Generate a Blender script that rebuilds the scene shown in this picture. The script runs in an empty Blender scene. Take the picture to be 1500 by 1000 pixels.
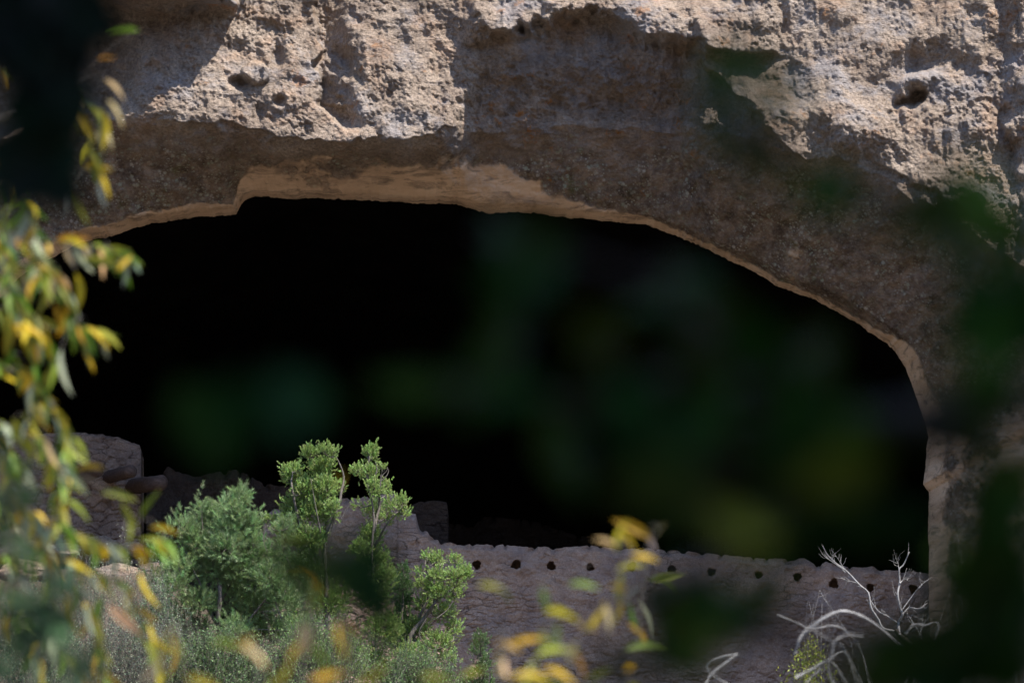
import bpy, math
import numpy as np
from mathutils import Vector, Matrix

# ------------------------------------------------------------------ camera, world, sun
sc = bpy.context.scene
PITCH = math.radians(14.0)
FOC = 144.0
CAM = np.array([0.0, -60.0, -8.96])
cd = bpy.data.cameras.new('camera')
cam = bpy.data.objects.new('camera', cd)
sc.collection.objects.link(cam)
cam.location = CAM
cam.rotation_euler = (math.pi/2 + PITCH, 0, 0)
cd.lens = FOC
cd.sensor_width = 36.0
cd.clip_start = 0.05
cd.clip_end = 2000
cd.dof.use_dof = True
cd.dof.focus_distance = 60.5
cd.dof.aperture_fstop = 5.0
sc.camera = cam

SUN = np.array([0.37, -0.30, 0.87]); SUN = SUN/np.linalg.norm(SUN)
w = bpy.data.worlds.new('World'); sc.world = w; w.use_nodes = True
nt = w.node_tree
sky = nt.nodes.new('ShaderNodeTexSky'); sky.sky_type = 'NISHITA'; sky.sun_disc = False
sky.sun_elevation = math.asin(SUN[2]); sky.sun_rotation = math.atan2(SUN[0], SUN[1])
sky.altitude = 1700
bgn = nt.nodes['Background']; bgn.inputs['Strength'].default_value = 0.15
nt.links.new(sky.outputs[0], bgn.inputs[0])
sl = bpy.data.lights.new('sun', 'SUN'); sl.energy = 4.6; sl.angle = math.radians(0.5)
sl.color = (1.0, 0.91, 0.80)
so = bpy.data.objects.new('sun', sl); sc.collection.objects.link(so)
so.rotation_euler = Vector(SUN).to_track_quat('Z', 'Y').to_euler()
so.location = (20, -60, 60)
sc.view_settings.view_transform = 'Standard'
sc.view_settings.look = 'None'
sc.view_settings.gamma = 1
sc.view_settings.exposure = 1.1
sc.cycles.use_denoising = True
sc.cycles.max_bounces = 6
sc.cycles.diffuse_bounces = 4
sc.cycles.sample_clamp_indirect = 4

rng = np.random.default_rng(7)

# ------------------------------------------------------------------ projection helpers
FWD = np.array([0, math.cos(PITCH), math.sin(PITCH)])
UP = np.array([0, -math.sin(PITCH), math.cos(PITCH)])
RT = np.array([1.0, 0, 0])
K = 36.0/144.0/1500.0
def rays(px, py):
    px = np.asarray(px, float); py = np.asarray(py, float)
    return FWD + RT*((px-750)*K)[..., None] + UP*((500-py)*K)[..., None]
def onY(px, py, Y):                 # a photograph pixel carried out to the plane of depth Y
    d = rays(px, py)
    t = (np.asarray(Y, float)-CAM[1])/d[..., 1]
    return CAM + d*t[..., None]
def atD(px, py, D):                 # ... or out to the distance D along the view axis
    return CAM + rays(px, py)*np.asarray(D, float)[..., None]
def ground_z(x, y):
    x = np.asarray(x, float); y = np.asarray(y, float)
    z = -0.3 + (np.clip(y, -62, 0)+2)*0.178+.55*S(y, -3.5, -.3)
    z = z+1.95*S(x, -3.6, -5.0)*S(y, -4.5, -1.0)*S(x, -40, -20)*(1-S(y, 1, 3))
    b = np.clip(-y-72, 0, 200)
    return z + b*0.55 - 0.0*x

# ------------------------------------------------------------------ noise
def _hash(ix, iy, iz, seed):
    h = (ix*374761393 + iy*668265263 + iz*2147483647 + seed*1274126177) & 0xffffffff
    h = ((h ^ (h >> 13))*1274126177) & 0xffffffff
    h = ((h ^ (h >> 16))*2246822519) & 0xffffffff
    return ((h ^ (h >> 15)) & 0xffffff)/float(0xffffff)
def vnoise(p, seed=0):
    i = np.floor(p).astype(np.int64); f = p-i
    f = f*f*f*(f*(f*6-15)+10)
    r = 0
    for dx in (0, 1):
        for dy in (0, 1):
            for dz in (0, 1):
                wgt = (f[..., 0] if dx else 1-f[..., 0])*(f[..., 1] if dy else 1-f[..., 1])*(f[..., 2] if dz else 1-f[..., 2])
                r = r + wgt*_hash(i[..., 0]+dx, i[..., 1]+dy, i[..., 2]+dz, seed)
    return r*2-1
_RM = np.array(Matrix.Rotation(.7, 3, Vector((.5, .6, .62)).normalized()))
def fbm(p, octv=4, seed=0, gain=.5, ridged=False):
    a = 1.0; s = 0; t = 0
    p = p @ _RM
    for o in range(octv):
        p = p @ _RM
        n = vnoise(p*(2.03**o)+o*17.3, seed+o)*1.25
        if ridged: n = 1-2*np.abs(n)
        s = s + a*n; t += a; a *= gain
    return s/t
def worley2(p, seed=0):             # F1, F2, cell id in the plane
    i = np.floor(p).astype(np.int64)
    f1 = np.full(p.shape[:-1], 9.0); f2 = f1.copy(); cid = np.zeros(p.shape[:-1])
    for dx in (-1, 0, 1):
        for dy in (-1, 0, 1):
            cx = i[..., 0]+dx; cy = i[..., 1]+dy
            hx = _hash(cx, cy, cx*0+1, seed); hy = _hash(cx, cy, cx*0+2, seed)
            d = np.hypot(cx+.1+.8*hx-p[..., 0], cy+.1+.8*hy-p[..., 1])
            m = d < f1
            f2 = np.where(m, f1, np.minimum(f2, d)); cid = np.where(m, hx*.7+hy*.3, cid); f1 = np.where(m, d, f1)
    return f1, f2, cid
def S(x, a, b):
    t = np.clip((x-a)/(b-a), 0, 1); return t*t*(3-2*t)

# ------------------------------------------------------------------ mesh helpers
def mesh(name, V, F, mat=None, parent=None, col=None, smooth=True):
    V = np.asarray(V, np.float32).reshape(-1, 3)
    me = bpy.data.meshes.new(name)
    if isinstance(F, np.ndarray):
        n = F.shape[1]
        me.vertices.add(len(V)); me.vertices.foreach_set('co', V.ravel())
        me.loops.add(F.size); me.loops.foreach_set('vertex_index', F.astype(np.int32).ravel())
        me.polygons.add(len(F))
        me.polygons.foreach_set('loop_start', np.arange(0, F.size, n, dtype=np.int32))
        me.polygons.foreach_set('loop_total', np.full(len(F), n, np.int32))
        me.update(calc_edges=True)
    else:
        me.from_pydata(V.tolist(), [], F); me.update()
    if smooth: me.polygons.foreach_set('use_smooth', np.ones(len(me.polygons), bool))
    if col is not None:
        c = np.ones((len(V), 4), np.float32); c[:, :col.shape[1]] = col
        at = me.color_attributes.new('tint', 'FLOAT_COLOR', 'POINT')
        at.data.foreach_set('color', c.ravel())
    if mat: me.materials.append(mat)
    o = bpy.data.objects.new(name, me); sc.collection.objects.link(o)
    if parent:
        o.parent = parent
        if parent.type == 'EMPTY': o.matrix_parent_inverse = Matrix.Translation(-parent.location)
    return o
def tag(o, label, cat, group=None):
    o['label'] = label; o['category'] = cat
    if group: o['group'] = group
    return o
def thing(name, loc, label, cat, group=None):
    o = bpy.data.objects.new(name, None); sc.collection.objects.link(o)
    o.empty_display_size = .3
    o.location = Vector([float(a) for a in loc]); bpy.context.view_layer.update()
    return tag(o, label, cat, group)
def gridfaces(r, c):
    a = np.arange(r*c).reshape(r, c)
    return np.stack([a[:-1, :-1], a[:-1, 1:], a[1:, 1:], a[1:, :-1]], -1).reshape(-1, 4)
def nrm(v): return v/np.maximum(np.linalg.norm(v, axis=-1, keepdims=True), 1e-9)
class Tubes:
    def __init__(s): s.V = []; s.F = []; s.n = 0
    def add(s, pts, r0, r1=None, sides=6, wob=0.0):
        pts = np.asarray(pts, float); n = len(pts)
        rad = np.linspace(r0, r0*.3 if r1 is None else r1, n) if np.isscalar(r0) else np.asarray(r0)
        t = nrm(np.gradient(pts, axis=0))
        ref = np.array([0.3, 0.9, 0.2]); a = nrm(np.cross(t, ref)); b = np.cross(t, a)
        th = np.arange(sides)/sides*2*math.pi
        rr = rad[:, None]*(1+wob*rng.uniform(-1, 1, (n, sides)))
        ring = pts[:, None]+rr[..., None]*(a[:, None]*np.cos(th)[None, :, None]+b[:, None]*np.sin(th)[None, :, None])
        s.V.append(ring.reshape(-1, 3))
        idx = s.n+np.arange(n*sides).reshape(n, sides)
        nx = np.roll(idx, -1, axis=1)
        s.F.append(np.stack([idx[:-1], nx[:-1], nx[1:], idx[1:]], -1).reshape(-1, 4))
        c = s.n+n*sides
        s.V.append(pts[[-1]]+t[[-1]]*rad[-1]*.5)
        s.F.append(np.stack([idx[-1], nx[-1], np.full(sides, c), np.full(sides, c)], -1))
        s.n += n*sides+1
    def build(s, name, mat, parent=None):
        F = np.concatenate(s.F); V = np.concatenate(s.V)
        return mesh(name, V, [tuple(dict.fromkeys(f)) for f in F.tolist()], mat, parent)
def smoothline(P, n):               # Catmull-Rom through control points
    P = np.asarray(P, float); m = len(P)
    if m == 2: return P[0]+(P[1]-P[0])*np.linspace(0, 1, n)[:, None]
    E = np.vstack([2*P[0]-P[1], P, 2*P[-1]-P[-2]])
    u = np.linspace(0, m-1-1e-6, n); k = u.astype(int); f = (u-k)[:, None]
    a, b, c, d = E[k], E[k+1], E[k+2], E[k+3]
    return .5*((2*b)+(-a+c)*f+(2*a-5*b+4*c-d)*f*f+(-a+3*b-3*c+d)*f**3)
def scatter(T, F, pos, D, N, scl, wid=None):   # template (x across, y along, z normal) placed at pos
    D = nrm(D); X = nrm(np.cross(D, N)); Z = np.cross(X, D)
    scl = np.asarray(scl)[:, None, None]
    wd = scl if wid is None else np.asarray(wid)[:, None, None]
    V = pos[:, None]+X[:, None]*T[None, :, 0:1]*wd+D[:, None]*T[None, :, 1:2]*scl+Z[:, None]*T[None, :, 2:3]*scl
    k = len(T); n = len(pos)
    FF = (F[None]+(np.arange(n)*k)[:, None, None]).reshape(-1, F.shape[1])
    return V.reshape(-1, 3), FF

# ------------------------------------------------------------------ material helpers
class M:
    def __init__(s, name, rough=.9, spec=.2):
        s.m = bpy.data.materials.new(name); s.m.use_nodes = True
        s.t = s.m.node_tree; s.b = s.t.nodes['Principled BSDF']
        s.b.inputs['Roughness'].default_value = rough; s.b.inputs['Specular IOR Level'].default_value = spec
        s.co = s.n('ShaderNodeTexCoord').outputs['Object']
    def n(s, t): return s.t.nodes.new(t)
    def l(s, a, b): s.t.links.new(a, b)
    def noise(s, scale, det=4, rough=.6, dist=0, off=None, vec=None):
        q = s.n('ShaderNodeTexNoise'); q.inputs['Scale'].default_value = scale; q.inputs['Detail'].default_value = det
        q.inputs['Roughness'].default_value = rough; q.inputs['Distortion'].default_value = dist
        s.l(vec or s.co, q.inputs['Vector']); return q.outputs['Fac']
    def mapping(s, sc_, loc=(0, 0, 0)):
        q = s.n('ShaderNodeMapping'); q.inputs['Scale'].default_value = sc_; q.inputs['Location'].default_value = loc
        s.l(s.co, q.inputs['Vector']); return q.outputs[0]
    def voro(s, scale, feat='F1', vec=None, out='Distance'):
        q = s.n('ShaderNodeTexVoronoi'); q.feature = feat; q.inputs['Scale'].default_value = scale
        s.l(vec or s.co, q.inputs['Vector']); return q.outputs[out]
    def ramp(s, fac, stops):
        q = s.n('ShaderNodeValToRGB'); e = q.color_ramp.elements
        while len(e) < len(stops): e.new(.5)
        for k, (p, c) in enumerate(stops):
            e[k].position = p; e[k].color = (c, c, c, 1) if np.isscalar(c) else (*c, 1)
        s.l(fac, q.inputs[0]); return q.outputs[0]
    def mix(s, f, a, b, mode='MIX'):
        q = s.n('ShaderNodeMix'); q.data_type = 'RGBA'; q.blend_type = mode
        for v, i in ((f, 0), (a, 6), (b, 7)):
            if hasattr(v, 'is_linked'): s.l(v, q.inputs[i])
            elif np.isscalar(v): q.inputs[i].default_value = v
            else: q.inputs[i].default_value = (*v, 1)
        return q.outputs[2]
    def math(s, op, a, b=0.0):
        q = s.n('ShaderNodeMath'); q.operation = op
        for v, i in ((a, 0), (b, 1)):
            if hasattr(v, 'is_linked'): s.l(v, q.inputs[i])
            else: q.inputs[i].default_value = v
        return q.outputs[0]
    def bump(s, h, dist, strength=1.0):
        q = s.n('ShaderNodeBump'); q.inputs['Distance'].default_value = dist; q.inputs['Strength'].default_value = strength
        s.l(h, q.inputs['Height'])
        if s.b.inputs['Normal'].is_linked: s.l(s.b.inputs['Normal'].links[0].from_socket, q.inputs['Normal'])
        s.l(q.outputs[0], s.b.inputs['Normal'])
    def attr(s, comp=None):
        q = s.n('ShaderNodeAttribute'); q.attribute_name = 'tint'
        if comp is None: return q.outputs['Color']
        if comp == 'A': return q.outputs['Alpha']
        r = s.n('ShaderNodeSeparateColor'); s.l(q.outputs['Color'], r.inputs[0]); return r.outputs[comp]
    def color(s, c): s.l(c, s.b.inputs['Base Color'])

def rock_material():
    m = M('weathered_tuff', .95, .15)
    base = m.ramp(m.noise(1.3, 6, .65), [(.3, (.26, .205, .17)), (.5, (.37, .30, .245)), (.7, (.48, .40, .335))])
    grains = m.ramp(m.noise(22, 5, .75), [(.32, .5), (.5, .97), (.66, 1.35)])
    base = m.mix(1, base, grains, 'MULTIPLY')
    pink = m.ramp(m.noise(2.2, 5, .6, 0, vec=m.mapping((1, 1, 1), (5, 2, 9))), [(.52, 0), (.70, .45)])
    base = m.mix(pink, base, (.50, .32, .21))
    grey = m.ramp(m.noise(1.1, 6, .7, vec=m.mapping((1, 1, 1.4), (15, 2, 3))), [(.5, 0), (.62, .6)])
    base = m.mix(grey, base, (.33, .33, .36))
    # dark varnish under the lip, plus shade painted into middle and left (G)
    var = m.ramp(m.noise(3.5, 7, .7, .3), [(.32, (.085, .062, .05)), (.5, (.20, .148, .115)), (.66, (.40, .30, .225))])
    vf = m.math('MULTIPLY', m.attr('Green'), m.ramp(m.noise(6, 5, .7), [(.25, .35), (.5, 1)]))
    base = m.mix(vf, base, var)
    # lichen rosettes (B)
    sp = m.ramp(m.voro(9, vec=None), [(.16, 1), (.36, 0)])
    sp2 = m.ramp(m.voro(21, vec=m.mapping((1, 1, 1), (3, 3, 3))), [(.14, 1), (.4, 0)])
    spk = m.math('MAXIMUM', sp, m.math('MULTIPLY', sp2, .9))
    brk = m.ramp(m.noise(17, 4, .7), [(.36, 0), (.5, 1)])
    lf = m.math('MULTIPLY', m.math('MULTIPLY', spk, m.attr('Blue')), brk)
    lcol = m.mix(m.ramp(m.noise(5, 2), [(.4, 0), (.6, 1)]), (.36, .40, .32), (.52, .48, .42))
    mot = m.math('MULTIPLY', m.attr('Blue'), m.ramp(m.noise(14, 6, .8, vec=m.mapping((1, 1, 1), (2, 5, 31))), [(.50, 0), (.60, .8)]))
    base = m.mix(mot, base, (.33, .27, .20))
    base = m.mix(lf, base, lcol)
    gl = m.math('MULTIPLY', m.attr('Blue'), m.ramp(m.noise(2.6, 6, .75, vec=m.mapping((1, 1, 1), (31, 7, 1))), [(.55, 0), (.68, .6)]))
    base = m.mix(gl, base, (.15, .15, .06))
    # orange and yellow crusts
    of = m.ramp(m.noise(2.0, 7, .75, vec=m.mapping((1, 1, 1), (9, 21, 4))), [(.60, 0), (.66, .75)])
    base = m.mix(m.math('MULTIPLY', of, m.attr('A')), base, (.42, .17, .035))
    # clean spalled tan rock (R)
    tan = m.ramp(m.noise(1.7, 6, .6, .4, vec=m.mapping((.6, .6, 2.2))), [(.3, (.40, .28, .19)), (.55, (.68, .49, .34)), (.75, (.76, .59, .44))])
    stk = m.ramp(m.noise(3.2, 5, .7, 1.0, vec=m.mapping((.5, 1, 2.6), (8, 8, 8))), [(.50, 0), (.66, .7)])
    tan = m.mix(stk, tan, (.13, .105, .085))
    base = m.mix(m.attr('Red'), base, tan)
    m.color(base)
    rg = m.math('SUBTRACT', 1.0, m.math('MULTIPLY', m.attr('Red'), .8))
    h = m.math('MULTIPLY', m.noise(26, 8, .72), rg)
    m.bump(h, .06)
    m.bump(m.math('MULTIPLY', m.noise(7, 6, .62, .6, vec=m.mapping((.8, 1, 2.2), (3, 9, 2))), rg), .10, .8)
    h2 = m.math('MULTIPLY', m.ramp(m.voro(13, 'F1'), [(0, 1), (.6, 0)]), rg)
    m.bump(h2, .02, .5)
    return m.m
def cave_shade_material():  # near-black colour carries the darkness of the cave's shade
    m = M('shade_toned_cave_rock', .95, .05)
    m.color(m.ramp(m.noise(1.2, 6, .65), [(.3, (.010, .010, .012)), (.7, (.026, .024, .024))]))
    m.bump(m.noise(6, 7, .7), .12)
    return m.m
def masonry_material(name, k=1.0):
    m = M(name, .95, .1)
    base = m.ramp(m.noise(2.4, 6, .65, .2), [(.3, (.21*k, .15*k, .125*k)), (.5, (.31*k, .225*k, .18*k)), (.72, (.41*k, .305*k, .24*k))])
    g = m.ramp(m.noise(38, 4, .7), [(.3, .7), (.7, 1.25)])
    base = m.mix(1, base, g, 'MULTIPLY')
    st = m.math('MULTIPLY', m.attr('Red'), .5)
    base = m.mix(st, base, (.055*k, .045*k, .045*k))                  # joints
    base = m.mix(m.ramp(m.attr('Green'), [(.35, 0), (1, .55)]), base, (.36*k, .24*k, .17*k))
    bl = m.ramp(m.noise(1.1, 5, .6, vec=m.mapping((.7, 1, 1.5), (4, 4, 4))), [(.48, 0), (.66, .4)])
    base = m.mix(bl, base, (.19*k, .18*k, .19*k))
    wv = m.mapping((2.0, 2.0, 8.0))
    nz = m.n('ShaderNodeTexNoise'); nz.inputs['Scale'].default_value = 1.7; nz.inputs['Detail'].default_value = 5
    m.l(m.co, nz.inputs['Vector'])
    add = m.n('ShaderNodeVectorMath'); add.operation = 'MULTIPLY_ADD'
    m.l(nz.outputs['Color'], add.inputs[0]); add.inputs[1].default_value = (1.5, 1.5, 1.5); m.l(wv, add.inputs[2])
    cr = m.ramp(m.voro(1.35, 'DISTANCE_TO_EDGE', vec=add.outputs[0]), [(.0, .1), (.035, 1)])
    patch = m.ramp(m.noise(.9, 4, .6, vec=m.mapping((1, 1, 1), (2, 2, 12))), [(.38, .8), (.52, .0)])
    crk = m.math('MAXIMUM', cr, m.math('SUBTRACT', 1.0, patch))
    base = m.mix(m.math('SUBTRACT', .6, m.math('MULTIPLY', crk, .6)), base, (.04*k, .034*k, .034*k))
    m.color(base)
    m.bump(crk, .03, .9)
    m.bump(m.noise(20, 7, .7), .045)
    return m.m
def wood_material(name, c0, c1, scale=(6, 6, 6)):
    m = M(name, .8, .25)
    m.color(m.ramp(m.noise(4, 6, .7, .5, vec=m.mapping(scale)), [(.3, c0), (.7, c1)]))
    m.bump(m.noise(9, 6, .7, vec=m.mapping(scale)), .01)
    return m.m
def leaf_material(name, trans=.35, rough=.5, spec=.4):
    m = M(name, rough, spec)
    c = m.mix(1, m.attr(), m.ramp(m.noise(40, 3), [(.3, .75), (.7, 1.2)]), 'MULTIPLY')
    m.color(c)
    tr = m.n('ShaderNodeBsdfTranslucent'); m.l(c, tr.inputs[0])
    mx = m.n('ShaderNodeMixShader'); mx.inputs[0].default_value = trans
    m.l(m.b.outputs[0], mx.inputs[1]); m.l(tr.outputs[0], mx.inputs[2])
    m.l(mx.outputs[0], m.t.nodes['Material Output'].inputs[0])
    return m.m
def soil_material():
    m = M('dry_soil', .95, .1)
    m.color(m.ramp(m.noise(.8, 8, .7), [(.3, (.06, .052, .042)), (.55, (.12, .10, .08)), (.75, (.20, .17, .14))]))
    m.bump(m.noise(5, 8, .7), .1)
    return m.m
ROCK = rock_material(); CAVE_SHADE = cave_shade_material(); SOIL = soil_material()
MUD = masonry_material('mud_mortared_masonry', 1.35); SHADED_MUD = masonry_material('shade_toned_masonry', .28); DEEP_SHADE_MUD = masonry_material('deep_shade_toned_masonry', .10)  # two darker copies put the cave's shade into the rear walls' colour
BEAM = wood_material('old_beam_wood', (.045, .03, .024), (.13, .09, .075), (2, 8, 8))
BARK = wood_material('grey_bark', (.06, .052, .046), (.22, .20, .185), (14, 14, 3))
SILVER = wood_material('bleached_dead_wood', (.15, .15, .155), (.47, .47, .47), (12, 12, 3))
PALE = wood_material('pale_dead_stems', (.30, .30, .31), (.66, .66, .66), (12, 12, 3))
DBARK = wood_material('dark_bark', (.03, .026, .022), (.08, .065, .055), (5, 5, 1.5))
LEAF = leaf_material('leaf', .35); DLEAF = leaf_material('shade_leaf', .2, .8, .05)
NEEDLE = leaf_material('needle_foliage', .2, .45, .5)

# ------------------------------------------------------------------ ground
xs = np.concatenate([np.linspace(-400, -42, 12), np.linspace(-40, 40, 161), np.linspace(42, 400, 12)])
ys = np.concatenate([np.linspace(-280, -64, 30), np.linspace(-62, 18, 161), np.linspace(22, 200, 12)])
gx, gy = np.meshgrid(xs, ys)
gz = ground_z(gx, gy)+.12*fbm(np.stack([gx*.5, gy*.5, gx*0], -1), 4, 3)
o = mesh('ground', np.stack([gx, gy, gz], -1), gridfaces(*gx.shape), SOIL); o['kind'] = 'structure'

# ------------------------------------------------------------------ cliff with the cave mouth
ARCH = np.array([(-420, 1500), (-420, 1000), (-330, 760), (-220, 640), (-120, 545), (-50, 480), (0, 437), (30, 405), (62, 385), (90, 371), (120, 355), (165, 345), (200, 333), (232, 327),
    (262, 322), (300, 316), (330, 315), (346, 313), (351, 302), (362, 291), (372, 289), (420, 291), (450, 291), (500, 292), (560, 296),
    (620, 298), (668, 299), (688, 305), (715, 312), (760, 310), (830, 319), (900, 325), (950, 331), (1000, 350), (1060, 377), (1100, 397),
    (1140, 420), (1190, 437), (1230, 458), (1280, 490), (1306, 508), (1325, 535), (1340, 575), (1353, 610), (1361, 640), (1357, 655), (1355, 690),
    (1352, 708), (1360, 720), (1360, 760), (1361, 800), (1360, 850), (1365, 1000), (1372, 1500)], float)
seg = np.hypot(*np.diff(ARCH, axis=0).T); sarc = np.concatenate([[0], np.cumsum(seg)])
i0 = sarc[5]; i1 = sarc[-2]
sv = np.concatenate([np.linspace(0, i0, 60, endpoint=False), np.linspace(i0, i1, 1500), np.linspace(i1, sarc[-1], 30)[1:]])
ax = np.interp(sv, sarc, ARCH[:, 0]); ay = np.interp(sv, sarc, ARCH[:, 1])
q = np.stack([ax/26, ay/26, ax*0], -1)
ax += 1.6*fbm(q, 4, 21); ay += 2.2*fbm(q, 4, 22)+1.5*fbm(q*5, 3, 23)
CX, CY = 640.0, 1120.0
rx, ry = ax-CX, ay-CY; rl = np.hypot(rx, ry); rx /= rl; ry /= rl
L0, L1, T0, B1 = -1500., 3000., -700., 1700.
with np.errstate(divide='ignore'):
    R = np.minimum(np.where(rx > 0, (L1-ax)/np.maximum(rx, 1e-6), (L0-ax)/np.minimum(rx, -1e-6)),
                   np.where(ry > 0, (B1-ay)/np.maximum(ry, 1e-6), (T0-ay)/np.minimum(ry, -1e-6)))
R = np.maximum(R, 700)
dj = np.concatenate([[0, .5, 1.1], np.arange(2, 600, 1.65)])
out = (np.linspace(0, 1, 40)[1:])**1.3
nr = len(dj)+len(out)
Dm = np.vstack([np.repeat(dj[:, None], len(ax), 1), dj[-1]+(R-dj[-1])[None]*out[:, None]])
PX = ax+rx*Dm; PY = ay+ry*Dm

LIPX = [-1500, -200, 0, 120, 230, 300, 420, 520, 640, 690, 760, 880, 1000, 1035, 1100, 1150, 1250, 1330, 1400, 1500, 1700, 2000, 3000]
LIPY = [240, 215, 190, 160, 172, 181, 199, 206, 196, 190, 192, 195, 190, 200, 206, 212, 240, 285, 330, 400, 520, 600, 620]
def relief(PX, PY):
    """how far the rock stands out towards the canyon, in metres, and its colour zones"""
    w1 = fbm(np.stack([PX/70, PY/70, PX*0], -1), 3, 40)
    w2 = fbm(np.stack([PX/70, PY/70, PX*0+9], -1), 3, 44)
    w3 = fbm(np.stack([PX/17, PY/17, PX*0], -1), 3, 47); w4 = fbm(np.stack([PX/17, PY/17, PX*0+5], -1), 3, 48)
    X = PX+18*w1+7*w3; Y = PY+14*w2+6*w4
    ys_ = np.interp(X, LIPX, LIPY)
    v = Y-ys_
    Pe = np.interp(Dsrc_x(PX), [-400, 0, 350, 700, 1000, 1200, 1320, 1400], [1.5, 1.2, .9, .8, .9, 1.0, .9, .5])
    Ps = np.interp(PX, [-1500, 0, 230, 460, 700, 1000, 1400, 1800, 3000], [3.0, 2.9, 2.9, 2.8, 2.75, 2.8, 3.2, 3.6, 3.6])
    d = Dm
    vv = np.maximum(v, 0)
    t = d/(d+vv+2)
    G = .30*np.clip(t/.10, 0, 1)**.8*.6+.82*t**.85
    G = np.minimum(G, 1)
    low = Pe+(Ps-Pe)*G
    up = np.maximum(-v, 0)/100
    P = np.where(v > 0, low, Ps)
    P = P-.26*np.minimum(up, 1.5)-.1*np.maximum(up-1.5, 0)+.13*S(X, 1020, 1140)*np.minimum(up, 2.2)*(1-.5*S(X, 1440, 1490))
    u = S(v, 14, -16)                                        # 1 on the face above the lip
    # left ledge above the frame throwing the left part into shade
    P += (1.05+.8*(1-S(X, 60, 260)))*S(Y, 28, -40)*(1-S(X+22*w3+8*w4, 322, 350))*S(X, -400, -200)
    P -= .55*(1-S(X, 120, 236))*u
    # cleft between the buttresses
    cx = 456+np.interp(Y, [0, 60, 150, 200], [0, 2, 12, 70])
    right = S(X, cx-3, cx+6)*(1-S(X, cx+10, cx+np.interp(Y, [0, 200], [85, 60])))
    P -= .62*right*u*S(Y, 205, 150)
    c2 = np.interp(Y, [80, 170], [482, 535])
    P += .17*S(X, c2-50, c2)*(1-S(X, c2, c2+16))*S(Y, 78, 92)*S(Y, 200, 160)*u
    P += .12*np.exp(-((X-415)/26)**2)*u
    # bulge with an overhanging lip, shading the middle
    ly = np.interp(X, [600, 690, 760, 840, 900, 980, 1010, 1040, 1100, 1200], [60, 60, 48, 26, 32, 58, 68, 74, 66, 60])
    b = S(X, 662, 706)*(1-S(X, 1000, 1120))
    P += .46*b*S(Y+9*w3, ly+16, ly-12)*S(Y, ly-95, ly-18)
    P -= (.10*b*S(Y, ly, ly+60)+.62*S(X, 655, 720)*(1-S(X, 985, 1050))*S(Y, 85, 180))*np.where(v > 0, G, 1)
    # fractured ledges at the middle right
    for (x0, y0, x1, y1, hgt) in ((1020, 60, 1130, 74, .3), (1025, 90, 1075, 140, .22), (1095, 172, 1170, 214, .25), (1290, 240, 1400, 300, .08)):
        yy = y0+(X-x0)/(x1-x0)*(y1-y0)
        P += hgt*S(X, x0-25, x0+10)*(1-S(X, x1-10, x1+30))*S(yy-Y, -4, 3)*S(yy-Y, 70, 10)
    # hollow and pocket on the right
    P -= .17*np.exp(-(((X-1375)/52)**2+((Y-92)/34)**2)**1.5)
    P -= .26*np.exp(-(((X-1330)/20)**2+((Y-147)/8)**2)**1.5)
    P += .26*np.exp(-(((X-1345)/34)**2+((Y-120)/14)**2))
    P += .30*S(X, 1462, 1500)*(1-S(Y, 330, 380))
    P -= .12*np.exp(-((X-1478-.1*(Y-200))/9)**2)*S(Y, 130, 160)*(1-S(Y, 350, 380))
    P += .25*np.exp(-(((X-1230)/120)**2+((Y-175)/45)**2))
    # boulder set in the left buttress, with holes about it
    P += .20*np.maximum(0, 1-(((PX-374)/21)**2+((PY-108)/18)**2))**.5
    P -= .20*np.exp(-(((PX-352)/16)**2+((PY-122)/10)**2)**2)
    P -= .22*np.exp(-(((PX-407)/10)**2+((PY-82)/22)**2)**1.5)
    P -= .16*np.exp(-(((PX-409)/9)**2+((PY-148)/8)**2)**1.5)
    # tan scallops in the roof of the mouth
    P += .12*np.exp(-(((X-715)/34)**2+((Y-290)/30)**2))
    P -= .16*np.exp(-(((X-600)/80)**2+((Y-262)/22)**2))
    P -= .18*np.exp(-(((X-450)/40)**2+((Y-262)/22)**2))
    # roughness
    q = np.stack([PX/100, PY/100, P*.8], -1)
    rough = .55+.45*u*(1-.35*S(X, 1000, 1080))
    P += .17*fbm(q*.55, 3, 2)*rough+.15*fbm(q*1.3, 3, 1)*rough+.05*fbm(q*np.array([5, 1.6, 3]), 3, 3, .5, True)*u
    P += .038*fbm(q*4.2, 4, 5, .55, True)*rough*S(d, 2, 30)
    am = .35+.9*S(fbm(q*1.6, 3, 71), -.35, .45)
    P += .022*fbm(q*11, 3, 9, .6)*(.25+.75*u*am)*S(d, 2, 20)
    rq = q[..., :2] @ np.array([[.8, .6], [-.6, .8]])
    f1, f2, cid = worley2(rq*np.array([11, 13])+.9*w1[..., None]+.35*np.stack([fbm(q*9, 2, 80), fbm(q*9, 2, 83)], -1), 5)
    P += .014*(.5-f1)*u*am*S(cid, .25, .9)
    P += .018*fbm(q*30, 2, 15)*(.2+.8*u*am)*S(d, 1, 12)
    # strata lines near the rim
    # --- zones
    n1 = fbm(q*2.2, 5, 60, .6); n2 = fbm(q*5, 4, 66, .6)
    band = np.interp(Dsrc_x(PX), [-400, 0, 60, 200, 330, 352, 380, 440, 520, 600, 700, 730, 800, 900, 960, 1100, 1250, 1300, 1340, 1360, 1400],
                     [30, 26, 24, 20, 20, 16, 42, 60, 46, 60, 74, 70, 30, 18, 12, 8, 7, 14, 26, 34, 34])
    tan = S(d, band*1.12+band*.5*n1, band*.85+band*.5*n1)
    tan = np.maximum(tan, .75*S(n1+.5*n2, .15, .5)*S(((PX-1165)/16)**2+((PY-388)/26)**2, 1.6, .3))
    tan = np.maximum(tan, .8*S(PX, 1330, 1400)*S(PY, 560, 640)*S(n1, .0, .35))
    blot = S(((PX-455)/42)**2+((PY-252)/24)**2, 1.3, .6)*S(n2, -.15, .25)
    tan = tan*(1-.5*blot)
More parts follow.
